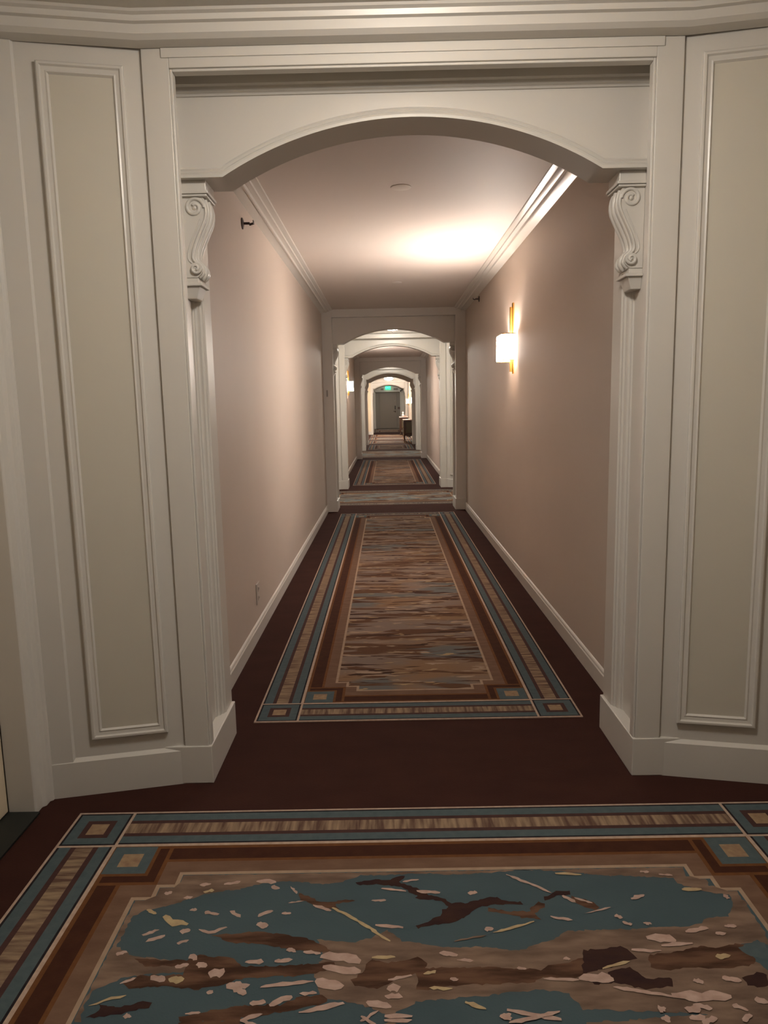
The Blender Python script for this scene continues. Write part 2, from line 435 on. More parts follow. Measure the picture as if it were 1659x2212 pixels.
# ------------------------------------------------------------------ rugs
def rect_rug(name, cx, hw, y0, y1, field, label, group=None, patches=False):
    """carpet runner: rings measured as distance e from its edge"""
    R = []   # x0,y0,x1,y1,mat ; later ones cover earlier ones
    mats = [RT, RP, RK, RB, RR, RM, RG, RL, RX, RY, RV, field]
    T, P, K, B, Rr, Mm, G, Ln, SX, SY, V, Fd = range(12)
    w, l = 2*hw, y1-y0
    def ring(e, c): R.append((e, e, w-e, l-e, c))
    ring(0, P); ring(.008, K); ring(.015, T); ring(.050, V)
    # streaked middle of the border: long sides streak across, short sides along
    R.append((.066, .066, .118, l-.066, SY)); R.append((w-.118, .066, w-.066, l-.066, SY))
    for a, b in ((.066, .118), (l-.118, l-.066)): R.append((.066, a, w-.066, b, SX))
    for e, c in ((.118, V), (.134, T), (.168, K), (.175, P), (.187, Rr), (.200, B), (.252, Rr), (.264, Mm)): ring(e, c)
    for ix in (0, 1):
        for iy in (0, 1):
            def cr(a0, b0, a1, b1, c):
                xa, xb = (a0, a1) if not ix else (w-a1, w-a0)
                ya, yb = (b0, b1) if not iy else (l-b1, l-b0)
                R.append((xa, ya, xb, yb, c))
            # outer corner square
            cr(0, 0, .187, .187, P); cr(.008, .008, .178, .178, K); cr(.015, .015, .171, .171, T)
            cr(.048, .048, .140, .140, V); cr(.066, .066, .122, .122, G)
            # inner corner square with its rust and chocolate bands
            cr(.187, .187, .365, .365, Rr); cr(.200, .200, .353, .353, B)
            cr(.187, .187, .326, .326, Rr); cr(.190, .190, .315, .315, T); cr(.224, .224, .284, .284, G)
            cr(.365, .264, .40, .40, Mm); cr(.264, .365, .40, .40, Mm)
    t = .012
    for ex, ey in ((.312, .415), (.365, .365), (.415, .312)):
        R.append((ex, ey, w-ex, l-ey, Ln))
    for ex, ey in ((.312, .415), (.365, .365), (.415, .312)):
        R.append((ex+t, ey+t, w-ex-t, l-ey-t, Fd))
    xs = sorted({round(min(max(v, 0), w), 5) for r in R for v in (r[0], r[2])})
    ys = sorted({round(min(max(v, 0), l), 5) for r in R for v in (r[1], r[3])})
    mb = MB(); idx = {}
    Z = .004
    def vid(i, j):
        if (i, j) not in idx: idx[(i, j)] = len(mb.v); mb.v.append((cx-hw+xs[i], y0+ys[j], Z))
        return idx[(i, j)]
    for i in range(len(xs)-1):
        for j in range(len(ys)-1):
            mx, my = (xs[i]+xs[i+1])/2, (ys[j]+ys[j+1])/2
            c = 0
            for r in R:
                if r[0] < mx < r[2] and r[1] < my < r[3]: c = r[4]
            mb.f.append([vid(i, j), vid(i+1, j), vid(i+1, j+1), vid(i, j+1)]); mb.mi.append(c)
    mb.cur = 1
    x0, x1 = cx-hw, cx+hw
    mb.add([(x0,y0,0),(x1,y0,0),(x1,y1,0),(x0,y1,0),(x0,y0,Z),(x1,y0,Z),(x1,y1,Z),(x0,y1,Z)],
           [(0,1,5,4),(1,2,6,5),(2,3,7,6),(3,0,4,7)])
    if patches:
        key = {'N': (PN, .0003), 'B': (PBm, .0006), 'D': (PD, .0009), 'T': (RT, .0011), 'P': (PP, .0013), 'Y': (PY, .0016)}
        names = list(key); base = len(mats); mats += [key[k][0] for k in names]
        rnd = random.Random(3)
        def rough(pts, j):
            out = []
            for a, b in zip(pts, pts[1:]+pts[:1]):
                L_ = math.hypot(b[0]-a[0], b[1]-a[1]); n = max(1, int(L_/.009))
                for q in range(n):
                    t_ = q/n; out.append((a[0]+(b[0]-a[0])*t_+rnd.uniform(-j, j), a[1]+(b[1]-a[1])*t_+rnd.uniform(-j, j)*.7))
            return out
        cnt = [0]
        def stepclip(x, y):
            ex, ey = hw-abs(x-cx), y1-y
            best = None
            for ax, ay in ((.326, .429), (.379, .379), (.429, .326)):
                nx, ny = max(ex, ax), max(ey, ay); d_ = abs(nx-ex)+abs(ny-ey)
                if best is None or d_ < best[0]: best = (d_, nx, ny)
            return (cx+math.copysign(hw-best[1], x-cx), y1-best[2])
        def patch(k, pts, j):
            pts = [(min(max(x, cx-hw+.326), cx+hw-.326), min(y, y1-.326)) for x, y in pts]
            pts = [stepclip(*q) for q in rough(pts, j)]
            mb.cur = base+names.index(k)
            cnt[0] += 1
            zz = Z+.0003+cnt[0]*.00001
            mb.add([(x, y, zz) for x, y in pts], [list(range(len(pts)))])
        lo = 1.366          # the figure repeats in mirror image along the rug
        fold = [lambda y: y, lambda y: 2*lo-y, lambda y: y-1.03]
        for k, p, fn_ in [(k, p, g) for g in fold for k, p in PATCH]: patch(k, [(x, fn_(y)) for x, y in p], .0042)
        for k, p, wd in [(k, [(x, g(y)) for x, y in p], wd) for g in fold for k, p, wd in STROKE]:
            wd = min(wd, .06)/2
            seg = [math.hypot(b[0]-a[0], b[1]-a[1]) for a, b in zip(p, p[1:])]; tot = sum(seg)
            n = max(5, int(tot/.02)); q = []
            for i in range(n+1):
                d_ = tot*i/n; a = 0
                while a < len(seg)-1 and d_ > seg[a]: d_ -= seg[a]; a += 1
                t_ = min(1, d_/(seg[a] or 1)); q.append((p[a][0]+(p[a+1][0]-p[a][0])*t_, p[a][1]+(p[a+1][1]-p[a][1])*t_))
            up_, dn = [], []
            for i, (x, y) in enumerate(q):
                a = q[max(i-1, 0)]; b = q[min(i+1, n)]
                dx, dy = b[0]-a[0], b[1]-a[1]; l_ = math.hypot(dx, dy) or 1
                e_ = min(i, n-i)/n; f_ = min(1, .35+e_*3.2)
                wu, wl = wd*f_*rnd.uniform(.6, 1.25), wd*f_*rnd.uniform(.6, 1.25)
                up_.append((x-dy/l_*wu, y+dx/l_*wu)); dn.append((x+dy/l_*wl, y-dx/l_*wl))
            patch(k, dn+up_[::-1], .0022)
    o = mb.build(name, mats, recalc=False)
    # triangulate the concave patches properly
    bm = bmesh.new(); bm.from_mesh(o.data)
    bmesh.ops.triangulate(bm, faces=[f for f in bm.faces if len(f.verts) > 4])
    for f in bm.faces:
        if abs(f.normal.z) > .5 and f.normal.z < 0: f.normal_flip()
    bm.to_mesh(o.data); bm.free()
    return tag(o, label, 'rug', group)

tealbase = mat('carpet_teal_field', (.054, .080, .090), .95, noise=((3, 6, 3), .3, (.070, .100, .110)), bump=CB, spec=.1)
rect_rug('rug', .005, 1.13, -.55, 2.183, tealbase, 'wide teal rug with brown branches and pale petals, in the foreground', patches=True)
rect_rug('rug', .006, .686, 2.848, 8.70, FIELD_TAN, 'long tan runner with teal border between the nearest and second archways')
rect_rug('rug', .0, 1.13, 9.46, 11.06, FIELD_TEAL, 'grey blue rug crosswise in the first lit vestibule, behind the second archway')
rect_rug('rug', .0, .686, 11.87, 17.42, FIELD_TAN, 'tan runner in the second stretch of corridor, between third and fourth archways')
rect_rug('rug', .0, 1.13, 18.3, 20.92, FIELD_TEAL, 'pale grey rug between the fourth and fifth archways')
rect_rug('rug', .0, .686, 21.6, 24.1, FIELD_TAN, 'short brown rug between the fifth archway and the nearer dark cabinet')
rect_rug('rug', .0, .80, 24.95, 27.0, FIELD_TEAL, 'light rug beside the legs of the nearer dark cabinet')
rect_rug('rug', .0, .80, 27.65, 29.75, FIELD_TEAL, 'pinkish rug just beyond the nearer dark cabinet')
rect_rug('rug', .0, .80, 30.5, 32.8, FIELD_TAN, 'yellowish rug beside the farther dark cabinet')
rect_rug('rug', .0, .72, 35.5, 38.2, FIELD_TAN, 'shaded dark rug beyond the last archway')
rect_rug('rug', .0, .86, 38.8, 40.7, FIELD_TEAL, 'narrow lavender rug right before the far door')

# ------------------------------------------------------------------ archways
def arch_edge(n=40):
    Rr = (XFL*XFL+(ZAP-ZFL)**2)/(2*(ZAP-ZFL)); pts = [(-XJ, ZFL), (-XFL, ZFL)]
    a0 = math.asin(XFL/Rr)
    for i in range(1, n):
        a = -a0+2*a0*i/n
        pts.append((Rr*math.sin(a), ZAP-Rr+Rr*math.cos(a)))
    return pts+[(XFL, ZFL), (XJ, ZFL)]
def make_archway():
    root = empty('trim_1')
    yf = lambda u, v, w: (u, w, v)     # profile plane xz, extruded along y
    # casing
    m = MB()
    for s in (-1, 1):
        m.box(s*(XC+.008), 0, 0, s*XO, .03, ZT)
        m.box(s*XC, .007, 0, s*(XC+.008), .04, ZO+.008)
    m.box(-XC-.008, 0, ZO+.008, XC+.008, .03, ZT)
    m.box(-XC, .007, ZO, XC, .04, ZO+.008)
    m.box(-XC-.03, -.004, ZO+.036, XC+.03, .0, ZT)
    m.build('casing', paint, root, bevel=.0025)
    # jambs with recessed panel, ridges and back pilaster
    for s in (-1, 1):
        m = MB()
        pr = [(1.0, .03), (XJ, .03), (XJ, .235), (XJ-.006, .238), (XJ-.006, .246), (XJ-.014, .249), (XJ-.018, .258),
              (XJ-.018, .264), (XJ-.026, .268), (XJ-.026, .277), (XP, .282), (XP, FR), (1.0, FR)]
        m.prism([(s*a, b) for a, b in pr], 0, HC+.1, XYZ)
        m.build('jamb', paint, root, bevel=.0015)
        m = MB()
        m.box(s*.732, -.004, 0, s*1.0, FR+.006, .138)
        m.build('plinth', paint, root, bevel=.003)
    # head: solid above the recess
    m = MB(); m.box(-1.0, .031, ZS, 1.0, FR-.001, HC+.1)
    m.build('head', paint, root, bevel=0)
    # arched spandrel board
    e = arch_edge()
    m = MB()
    m.prism(e+[(XJ+.01, 2.40), (-XJ-.01, 2.40)], .15, .29, yf)
    m.build('spandrel', paint, root, smooth=30)
    m = MB()
    e2 = e[::-1] if False else e
    prof = [(0, .15), (0, .128), (.009, .128), (.011, .135), (.017, .132), (.021, .136), (.0225, .143), (.030, .139), (.036, .144), (.0365, .15)]
    m.sweep(e2, prof, yf)
    m.build('arch_moulding', paint, root, smooth=30)
    m = MB()
    prof = [(0, .15), (.0, .143), (.006, .140), (.009, .131), (.022, .127), (.026, .117), (.052, .114), (.054, .15)]
    m.sweep([(-XJ, 2.306), (XJ, 2.306)], prof, yf)
    m.build('frieze_moulding', paint, root, smooth=30)
    return root
arch0 = make_archway()
def make_bracket():
    root = empty('scroll_bracket')
    yf = lambda u, v, w: (u, w, v)
    # S-shaped body (u = projection from the jamb, v = height)
    edge = [(.074, .001), (.080, -.010), (.086, -.024), (.0895, -.040), (.0895, -.056), (.086, -.072), (.079, -.088), (.071, -.104),
            (.063, -.120), (.055, -.136), (.048, -.152), (.042, -.168), (.038, -.184), (.037, -.196), (.041, -.206), (.050, -.214),
            (.058, -.222), (.062, -.232), (.062, -.242), (.057, -.250), (.049, -.256), (.045, -.262)]
    top = 2.003
    body = [(u, top+v) for u, v in edge]
    w = .058
    m = MB()
    m.prism([(0, top+.001)]+body+[(0, top-.262)], -w+.006, w-.006, yf)
    m.build('scroll_body', paint, root, smooth=35, bevel=.002)
    # raised rims and volutes on both faces, and a ribbed front
    m = MB()
    for sy in (-1, 1):
        y = sy*(w-.006)
        c1, c2 = (.046, top-.036), (.041, top-.232)
        sp = []
        for i in range(37):
            t = i/36; a = PI*.0+t*2*PI*1.35; r = .033-(.033-.009)*t
            sp.append((c1[0]+r*math.cos(a), y, c1[1]+r*math.sin(a)))
        m.tube(sp, .0062)
        m.lathe([(0, -.003), (.007, -.002), (.008, .0), (.007, .003), (0, .006)], (c1[0], y, c1[1]), 14, 'y')
        sp = []
        for i in range(31):
            t = i/30; a = -t*2*PI*1.2; r = .0175-(.0175-.005)*t
            sp.append((c2[0]+r*math.cos(a), sy*(w+.0005), c2[1]+r*math.sin(a)))
        m.tube(sp, .0048)
        m.lathe([(.001, -.002), (.0045, .0), (.0045, .002), (.001, .005)], (c2[0], sy*(w+.0005), c2[1]), 12, 'y')
        m.tube([(u-.006, y, top+v) for u, v in edge[2:19]], .005)
        m.tube([(u-.022, y, top+v) for u, v in edge[5:16]], .0028)
    for yy in (-.034, .034, 0):
        m.tube([(u-.003, yy, top+v) for u, v in edge[1:21]], .009 if yy else .012)
    m.lathe([(.001, -w-.001), (.019, -w-.001), (.019, w+.001), (.001, w+.001)], (.043, 0, top-.232), 20, 'y')
    m.build('scroll_rim', paint, root, smooth=60)
    m = MB()
    m.box(0, -w-.002, top+.008, .089, w+.002, ZFL)
    m.box(0, -w-.008, top+.006, .096, w+.008, top+.016)
    m.box(0, -w-.004, top-.002, .091, w+.004, top+.005)
    m.build('cap', paint, root, bevel=.002)
    m = MB()
    zb = top-.262
    m.box(0, -w+.008, zb-.016, .046, w-.008, zb)
    m.box(0, -w+.002, zb-.026, .058, w-.002, zb-.016)
    m.add([(0, -w+.010, zb-.026), (.048, -w+.010, zb-.026), (.048, w-.010, zb-.026), (0, w-.010, zb-.026),
           (0, -w+.022, zb-.066), (.034, -w+.022, zb-.066), (.034, w-.022, zb-.066), (0, w-.022, zb-.066)],
          [(0, 1, 2, 3), (4, 7, 6, 5), (0, 4, 5, 1), (1, 5, 6, 2), (2, 6, 7, 3), (3, 7, 4, 0)])
    m.build('pendant_drop', paint, root, bevel=.002)
    return root
br0 = make_bracket()
first = True
for i, (y, d, words) in enumerate(ARCH):
    r = arch0 if i == 0 else copy_tree(arch0)
    r.name = 'trim_%d' % (i+1)
    r.location = (0, y, 0); r.rotation_euler.z = 0 if d > 0 else PI
    struct(r, 'white panelled frame of the '+words, 'archway')
    for s in (-1, 1):
        b = br0 if first else copy_tree(br0); first = False
        b.location = (s*XJ, y+d*.215, 0)
        b.rotation_euler.z = 0 if s < 0 else PI
        tag(b, 'white scroll bracket on the %s of the %s' % ('left' if s < 0 else 'right', words), 'bracket', 'scroll brackets under the arches')

# ------------------------------------------------------------------ corridors
CROWN = [(0, -.048), (.012, -.044), (.032, -.036), (.052, -.033), (.055, -.038), (.064, -.038), (.070, -.026),
         (.084, -.022), (.098, -.022), (.102, -.014), (.122, -.011), (.132, -.008), (.134, 0), (0, 0)]
names_c = ['first stretch of corridor', 'second stretch of corridor', 'third stretch of corridor', 'last short stretch of corridor', 'stretch of corridor behind the camera']
for k, (a, b) in enumerate(CORR):
    for s, nm in ((-1, 'left'), (1, 'right')):
        m = MB(); m.box(s*WC, a-.002, 0, s*(WC+.1), b+.002, HC+.1)
        struct(m.build('wall_'+nm, paper), 'pinkish beige papered %s wall of the %s' % (nm, names_c[k]), 'wall')
        m = MB()
        pr = [(WC+.002, 0), (WC-.014, 0), (WC-.014, .072), (WC-.010, .078), (WC-.010, .083), (WC-.006, .090), (WC+.002, .095)]
        m.prism([(s*u, v) for u, v in pr], a, b, lambda u, v, w: (u, w, v))
        struct(m.build('baseboard_'+nm, paint, smooth=30), 'glossy white baseboard on the %s of the %s' % (nm, names_c[k]), 'baseboard')
        m = MB()
        m.prism([(s*(WC-p), HC+z) for p, z in CROWN], a, b, lambda u, v, w: (u, w, v))
        struct(m.build('trim_%d' % (20+2*k+(s > 0)), paint, smooth=25), 'crown moulding on the %s of the %s' % (nm, names_c[k]), 'moulding')
    m = MB(); m.box(-WC-.1, a-.002, HC, WC+.1, b+.002, HC+.1)
    struct(m.build('ceiling', ceilp), 'plain ceiling of the '+names_c[k], 'ceiling')

# ------------------------------------------------------------------ vestibules
VCROWN = [(0, ZT-HC), (.020, ZT-HC-.001), (.045, ZT-HC+.003), (.060, ZT-HC+.014), (.063, -.040), (.068, -.027), (.080, -.024),
          (.084, -.010), (.096, -.006), (.101, 0), (0, 0)]
def angled_panel(y, d, s, words):
    """slanting wall beside an archway; y,d as in ARCH, s = side"""
    root = empty('wall_left' if s < 0 else 'wall_right')
    side = 'left' if s < 0 else 'right'
    A = Vector((s*(XO-.002), y+d*.012, 0)); B = Vector((s*VW, y-d*.080, 0))
    t = (B-A).normalized(); L_ = (B-A).length
    n = Vector((-t.y, t.x, 0))
    if n.y*d > 0: n = -n            # towards the room
    P = lambda u, v, w: tuple(A+t*u+n*v+Vector((0, 0, w)))
    m = MB()
    bk = lambda q: Vector((q.x, y+d*.32, 0))
    pts = [A, B, Vector((s*(VW+.2), y-d*.08, 0)), Vector((s*(VW+.2), y+d*.3, 0)), bk(A)]
    m.prism([(q.x, q.y) for q in pts], 0, HC+.1, XYZ)
    m.build('panel_wall', paint, root)
    m = MB()
    m.prism([(-.0, 0), (-.0, .012), (L_+.004, .012), (L_+.004, 0)], 0, .122, P)
    m.add([P(0, .012, .122), P(L_+.004, .012, .122), P(L_-.07, 0, .134), P(0, 0, .134), P(0, 0, .122), P(L_, 0, .122)],
          [(0, 1, 2, 3), (0, 3, 4), (1, 5, 2)])
    m.build('base_board', paint, root)
    m = MB()
    m.prism([(L_-.076, 0), (L_-.070, .010), (L_+.004, .010), (L_+.004, 0)], .12, ZT+.01, P)
    m.build('stile', paint, root)
    u0, u1, z0, z1 = .058, L_-.135, .196, 2.335
    m = MB()
    m.prism([(u0+.01, 0), (u0+.01, .002), (u1-.01, .002), (u1-.01, 0)], z0+.01, z1-.01, P)
    m.build('panel_field', panelp, root)
    m = MB()
    path = [(u0, z0), (u1, z0), (u1, z1), (u0, z1)]
    prof = [(0, 0), (0, .013), (.004, .016), (.010, .016), (.014, .010), (.024, .008), (.029, .010), (.034, .002), (.034, 0)]
    m.sweep(path, prof, lambda u, v, w: P(u, w, v), closed=True)
    m.build('panel_moulding', paint, root, smooth=25)
    return struct(root, 'white slanting wall with a tall framed panel, %s of the %s' % (side, words), 'wall')

def door_leaf(x, y0, y1, s):
    """flush hotel door in a side wall"""
    root = empty('door_1' if s < 0 else 'door_2')
    m = MB(); m.box(x, y0+.01, .012, x+s*.045, y1-.003, 2.08)
    m.build('leaf', yellowp, root, bevel=.002)
    m = MB()
    for a, b in ((.2, .95), (1.1, 1.95)):
        m.sweep([(y0+.16, a), (y1-.16, a), (y1-.16, b), (y0+.16, b)], [(0, 0), (0, .008), (.015, .010), (.02, 0)],
                lambda u, v, w: (x-s*w, u, v), closed=True)
    m.build('panel_moulding', yellowp, root)
    m = MB(); m.box(x-s*.006, y0+.06, .98, x, y0+.11, 1.2)
    m.tube([(x-s*.03, y0+.085, 1.0), (x-s*.035, y0+.085, 1.0), (x-s*.035, y0+.2, 1.0)], .009)
    m.tube([(x, y0+.085, 1.0), (x-s*.035, y0+.085, 1.0)], .009)
    m.build('door_handle', chrome, root)
    return struct(root, 'pale door set back in the %s wall of the near vestibule' % ('left' if s < 0 else 'right'), 'door')

def side_wall(s, ya, yb, words, door=False, x=None):
    """straight side of a vestibule between ya (near) and yb (far)"""
    side = 'left' if s < 0 else 'right'
    x = x or VW
    if not door:
        m = MB(); m.box(s*x, ya, 0, s*(x+.2), yb, HC+.1)
        w = m.build('wall_'+side, panelp)
        m = MB(); m.box(s*(x-.014), ya, 0, s*(x+.002), yb, .13)
        m.build('base_board', paint, w, bevel=.002)
        return struct(w, 'plain cream %s wall of the %s' % (side, words), 'wall')
    # door near the far end, casing profile then reveal
    w = empty('wall_'+side)
    d1 = yb-.10; d0 = d1-.98; xr = x+.106
    m = MB()
    pr = [(x+.3, yb), (x, yb), (x-.004, yb-.010), (x-.004, yb-.020), (x+.004, yb-.026), (x+.004, yb-.052), (x+.014, yb-.062), (x+.014, yb-.094),
          (x+.02, d1), (xr, d1), (xr, d1+.01), (x+.3, d1+.01)]
    m.prism([(s*u, v) for u, v in pr], 0, HC+.1, XYZ)
    pr = [(x+.3, ya), (x, ya), (x, d0-.1), (x-.004, d0-.09), (x+.004, d0-.05), (x+.014, d0-.04), (x+.02, d0), (xr, d0), (xr, d0-.01), (x+.3, d0-.01)]
    m.prism([(s*u, v) for u, v in pr], 0, HC+.1, XYZ)
    m.box(s*(x+.004), d0-.02, 2.09, s*(x+.3), d1+.02, HC+.1)
    m.box(s*(xr+.06), d0-.02, 0, s*(x+.3), d1+.02, 2.2)
    m.build('door_surround', paint, w, bevel=.002)
    m = MB(); m.box(s*(x+.004), d0, .001, s*(xr+.06), d1, .008)
    m.build('threshold', thresh, w)
    door_leaf(s*xr, d0, d1, s)
    return struct(w, 'white moulded %s side wall with a doorway in the %s' % (side, words), 'wall')

def vest(ya, yb, words, near=True, far=True, doors=False, xl=VW, xr=VW):
    """ya: casing plane of the near archway, yb: casing plane of the far one"""
    a = ya+.08 if near else ya; b = yb-.08 if far else yb
    for s, x in ((-1, xl), (1, xr)): side_wall(s, a, b, words, doors, x)
    m = MB(); m.box(-1.6, ya-.04, HC, 1.6, yb+.04, HC+.1)
    struct(m.build('ceiling', vceilp), 'flat pale ceiling of the '+words, 'ceiling')
    path = []
    if far: path += [(xr, yb-.08), (XO, yb), (-XO, yb), (-xl, yb-.08)]
    else: path += [(xr, yb), (-xl, yb)]
    if near: path += [(-xl, ya+.08), (-XO, ya), (XO, ya), (xr, ya+.08)]
    else: path += [(-xl, ya), (xr, ya)]
    m = MB(); m.sweep(path, [(p, HC+z) for p, z in VCROWN], XYZ, closed=True)
    struct(m.build('trim_%d' % (30+int(ya)), paint, smooth=25), 'crown moulding round the '+words, 'moulding')

vest(-.76, 2.37, 'near vestibule', doors=True)
angled_panel(2.37, 1, -1, ARCH[0][2]); angled_panel(2.37, 1, 1, ARCH[0][2])
for s in (-1, 1): angled_panel(-.76, -1, s, ARCH[8][2])
m = MB(); m.box(-1.6, -5.1, 0, 1.6, -5, HC+.1); struct(m.build('wall_back', paper), 'plain wall at the end of the corridor behind the camera', 'wall')
vest(9.28, 11.36, 'first lit vestibule')
vest(18.16, 21.10, 'second lit vestibule')
for y, d, wd in ARCH[1:5]:
    for s in (-1, 1): angled_panel(y, d, s, wd)
# hall with the cabinets: right wall in line with the corridor, left side wider
HW = 'hall with the two dark cabinets'
m = MB(); m.box(WC, 24.59, 0, WC+.3, 32.89, HC+.1)
w = m.build('wall_right', paper); struct(w, 'papered right wall of the '+HW, 'wall')
m = MB(); m.box(WC-.012, 24.59, 0, WC+.002, 32.89, .095); struct(m.build('baseboard_right', paint), 'white baseboard behind the two dark cabinets', 'baseboard')
m = MB(); m.box(-1.6, 24.5, 0, -1.22, 33.0, HC+.1); struct(m.build('wall_left', yellowp), 'peach coloured left wall of the '+HW, 'wall')
m = MB(); m.box(-1.6, 24.3, 0, -XO+.002, 24.575, HC+.1); m.box(-1.6, 32.905, 0, -XO+.002, 33.2, HC+.1)
w = m.build('wall_left', yellowp); struct(w, 'peach coloured wall left of the seventh archway', 'wall')
m = MB(); m.box(-1.22, 32.893, 0, -XO, 32.906, .13); struct(m.build('baseboard_left', paint), 'white baseboard left of the seventh archway', 'baseboard')
m = MB(); m.box(-1.6, 24.55, HC, 1.6, 32.95, HC+.1); struct(m.build('ceiling', vceilp), 'pale ceiling with two domes in the '+HW, 'ceiling')
m = MB(); m.sweep([(-1.22, 32.9), (-1.22, 24.58)], [(p, HC+z) for p, z in VCROWN], XYZ)
m.sweep([(WC, 32.9), (-1.22, 32.9)], [(p, HC+z) for p, z in VCROWN], XYZ)
struct(m.build('trim_50', paint), 'crown moulding in the '+HW, 'moulding')
vest(35.28, 41.0, 'last vestibule', far=False)
for s in (-1, 1): angled_panel(35.28, -1, s, ARCH[7][2])

# far end wall with its recessed door
DX0, DX1, DH, DY = -.735, .655, 2.045, 41.0
m = MB()
m.box(-1.6, DY, 0, DX0-.07, DY+.2, HC+.1); m.box(DX1+.07, DY, 0, 1.6, DY+.2, HC+.1); m.box(-1.6, DY, DH+.07, 1.6, DY+.2, HC+.1)
struct(m.build('wall_far', paint), 'white wall round the far door, below the exit sign', 'wall')
m = MB()
m.box(DX0-.08, DY-.02, .12, DX0, DY+.3, DH+.08); m.box(DX1, DY-.02, .12, DX1+.08, DY+.3, DH+.08); m.box(DX0-.08, DY-.02, DH, DX1+.08, DY+.3, DH+.08)
cs = m.build('trim_60', paint, bevel=.004); struct(cs, 'white casing round the far door', 'door casing')
for x in (DX0-.04, DX1+.04):
    m = MB(); m.box(x-.05, DY-.03, 0, x+.05, DY+.3, .15); m.build('plinth', paint, cs, bevel=.004)
dr = empty('door_3', (0, 0, 0))
m = MB(); m.box(DX0, DY+.24, 0, DX1, DY+.3, DH); m.build('side_panel', rimp, dr)
m = MB(); m.box(-.49, DY+.205, .015, .455, DY+.245, DH-.12); m.build('leaf', doorp, dr, bevel=.003)
m = MB()
m.box(-.52, DY+.19, 0, -.49, DY+.245, DH); m.box(.455, DY+.19, 0, .485, DY+.245, DH); m.box(-.52, DY+.19, DH-.12, .485, DY+.245, DH-.09)
m.build('door_frame', rimp, dr, bevel=.003)
m = MB(); m.box(.345, DY+.185, 1.07, .40, DY+.206, 1.27); m.build('card_lock', black, dr, bevel=.004)
m = MB(); m.box(.35, DY+.195, .90, .40, DY+.206, 1.0)
m.tube([(.375, DY+.2, .955), (.375, DY+.15, .955), (.27, DY+.15, .965)], .012); m.build('door_handle', darkmetal, dr, smooth=40)
m = MB(); m.lathe([(0, -.004), (.012, -.004), (.014, .0), (0, .002)], (.345, DY+.203, 1.55), 12, 'y'); m.build('peephole', chrome, dr)
struct(dr, 'brownish grey door with a lever handle at the far end', 'door')
m = MB(); m.box(.52, DY+.222, 1.08, .64, DY+.241, 1.2)
tag(m.build('wall_plaque', plate, bevel=.003), 'small square brown plaque right of the far door lock', 'sign')
m = MB(); m.box(DX0, DY-.1, .001, DX1, DY+.24, .006)
struct(m.build('trim_61', thresh), 'dark threshold before the far door', 'threshold')

# exit sign
es = empty('exit_sign', (-.015, DY, 2.17))
m = MB(); m.box(-.15, -.07, 0, .15, -.005, .22); m.build('housing', green, es, bevel=.006)
cu = bpy.data.curves.new('EXIT', 'FONT'); cu.body = 'EXIT'; cu.size = .15; cu.align_x = 'CENTER'; cu.align_y = 'CENTER'; cu.extrude = .003
to = bpy.data.objects.new('tmp', cu); COL.objects.link(to)
dg = bpy.context.evaluated_depsgraph_get(); me = bpy.data.meshes.new_from_object(to.evaluated_get(dg)); bpy.data.objects.remove(to)
me.materials.clear(); me.materials.append(greenl)
lt = bpy.data.objects.new('lettering', me); COL.objects.link(lt); lt.parent = es; lt.location = (0, -.072, .11); lt.rotation_euler = (PI/2, 0, 0)
lt['label'] = 'bright letters reading EXIT'
tag(es, 'small bright green exit sign on the wall above the far door', 'exit sign')
for x, w_, side in ((-.345, .16, 'left'), (.42, .24, 'right')):
    v = empty('air_vent', (x, DY, 2.2))
    m = MB(); m.box(-w_/2, -.02, -.05, w_/2, -.002, .05); m.build('vent_frame', grille, v, bevel=.003)
    m = MB()
    for q in range(4): m.box(-w_/2+.015, -.026, -.036+q*.02, w_/2-.015, -.019, -.026+q*.02)
    m.build('slats', doorp, v)
    tag(v, 'small grey vent on the wall just %s of the green exit sign' % side, 'vent')

# ------------------------------------------------------------------ ceiling domes
def make_dome(material):
    root = empty('ceiling_light')
    m = MB(); m.lathe([(.165, 0), (.170, -.006), (.168, -.018), (.158, -.024), (.02, -.024)], n=40); m.build('canopy', brass, root, smooth=40)
    m = MB()
    m.lathe([(.002, -.024), (.160, -.024), (.178, -.040), (.176, -.058), (.160, -.080), (.130, -.100), (.085, -.114), (.040, -.120), (.002, -.121)], n=40)
    m.build('glass_bowl', material, root, smooth=60)
    m = MB(); m.lathe([(.002, -.119), (.012, -.121), (.014, -.127), (.007, -.133), (.009, -.139), (.002, -.150)], n=16); m.build('finial', darkmetal, root, smooth=50)
    return root
dome0 = make_dome(milk)
spots = [(10.25, 'white dome light on the ceiling just behind the top of the second archway'),
         (19.7, 'white dome light seen as a sliver behind the fourth arch top'),
         (28.2, 'upper and nearer of the two white domes in the hall'),
         (38.4, 'white dome light in the last vestibule, hidden above the last archway'),
         (30.4, 'lower and farther of the two white domes in the hall')]
for i, (y, lb) in enumerate(spots):
    o = dome0 if i == 0 else copy_tree(dome0)
    o.location = (0, y, HC); tag(o, lb, 'ceiling light', 'dome ceiling lights')
    if 25 < y < 33:
        for ch in o.children:
            if ch.name.startswith('glass_bowl'): ch.data = ch.data.copy(); ch.data.materials[0] = milkh
dn = make_dome(milkn); dn.location = (0, 1.5, HC)
tag(dn, 'white dome light on the near vestibule ceiling, above the camera', 'ceiling light')

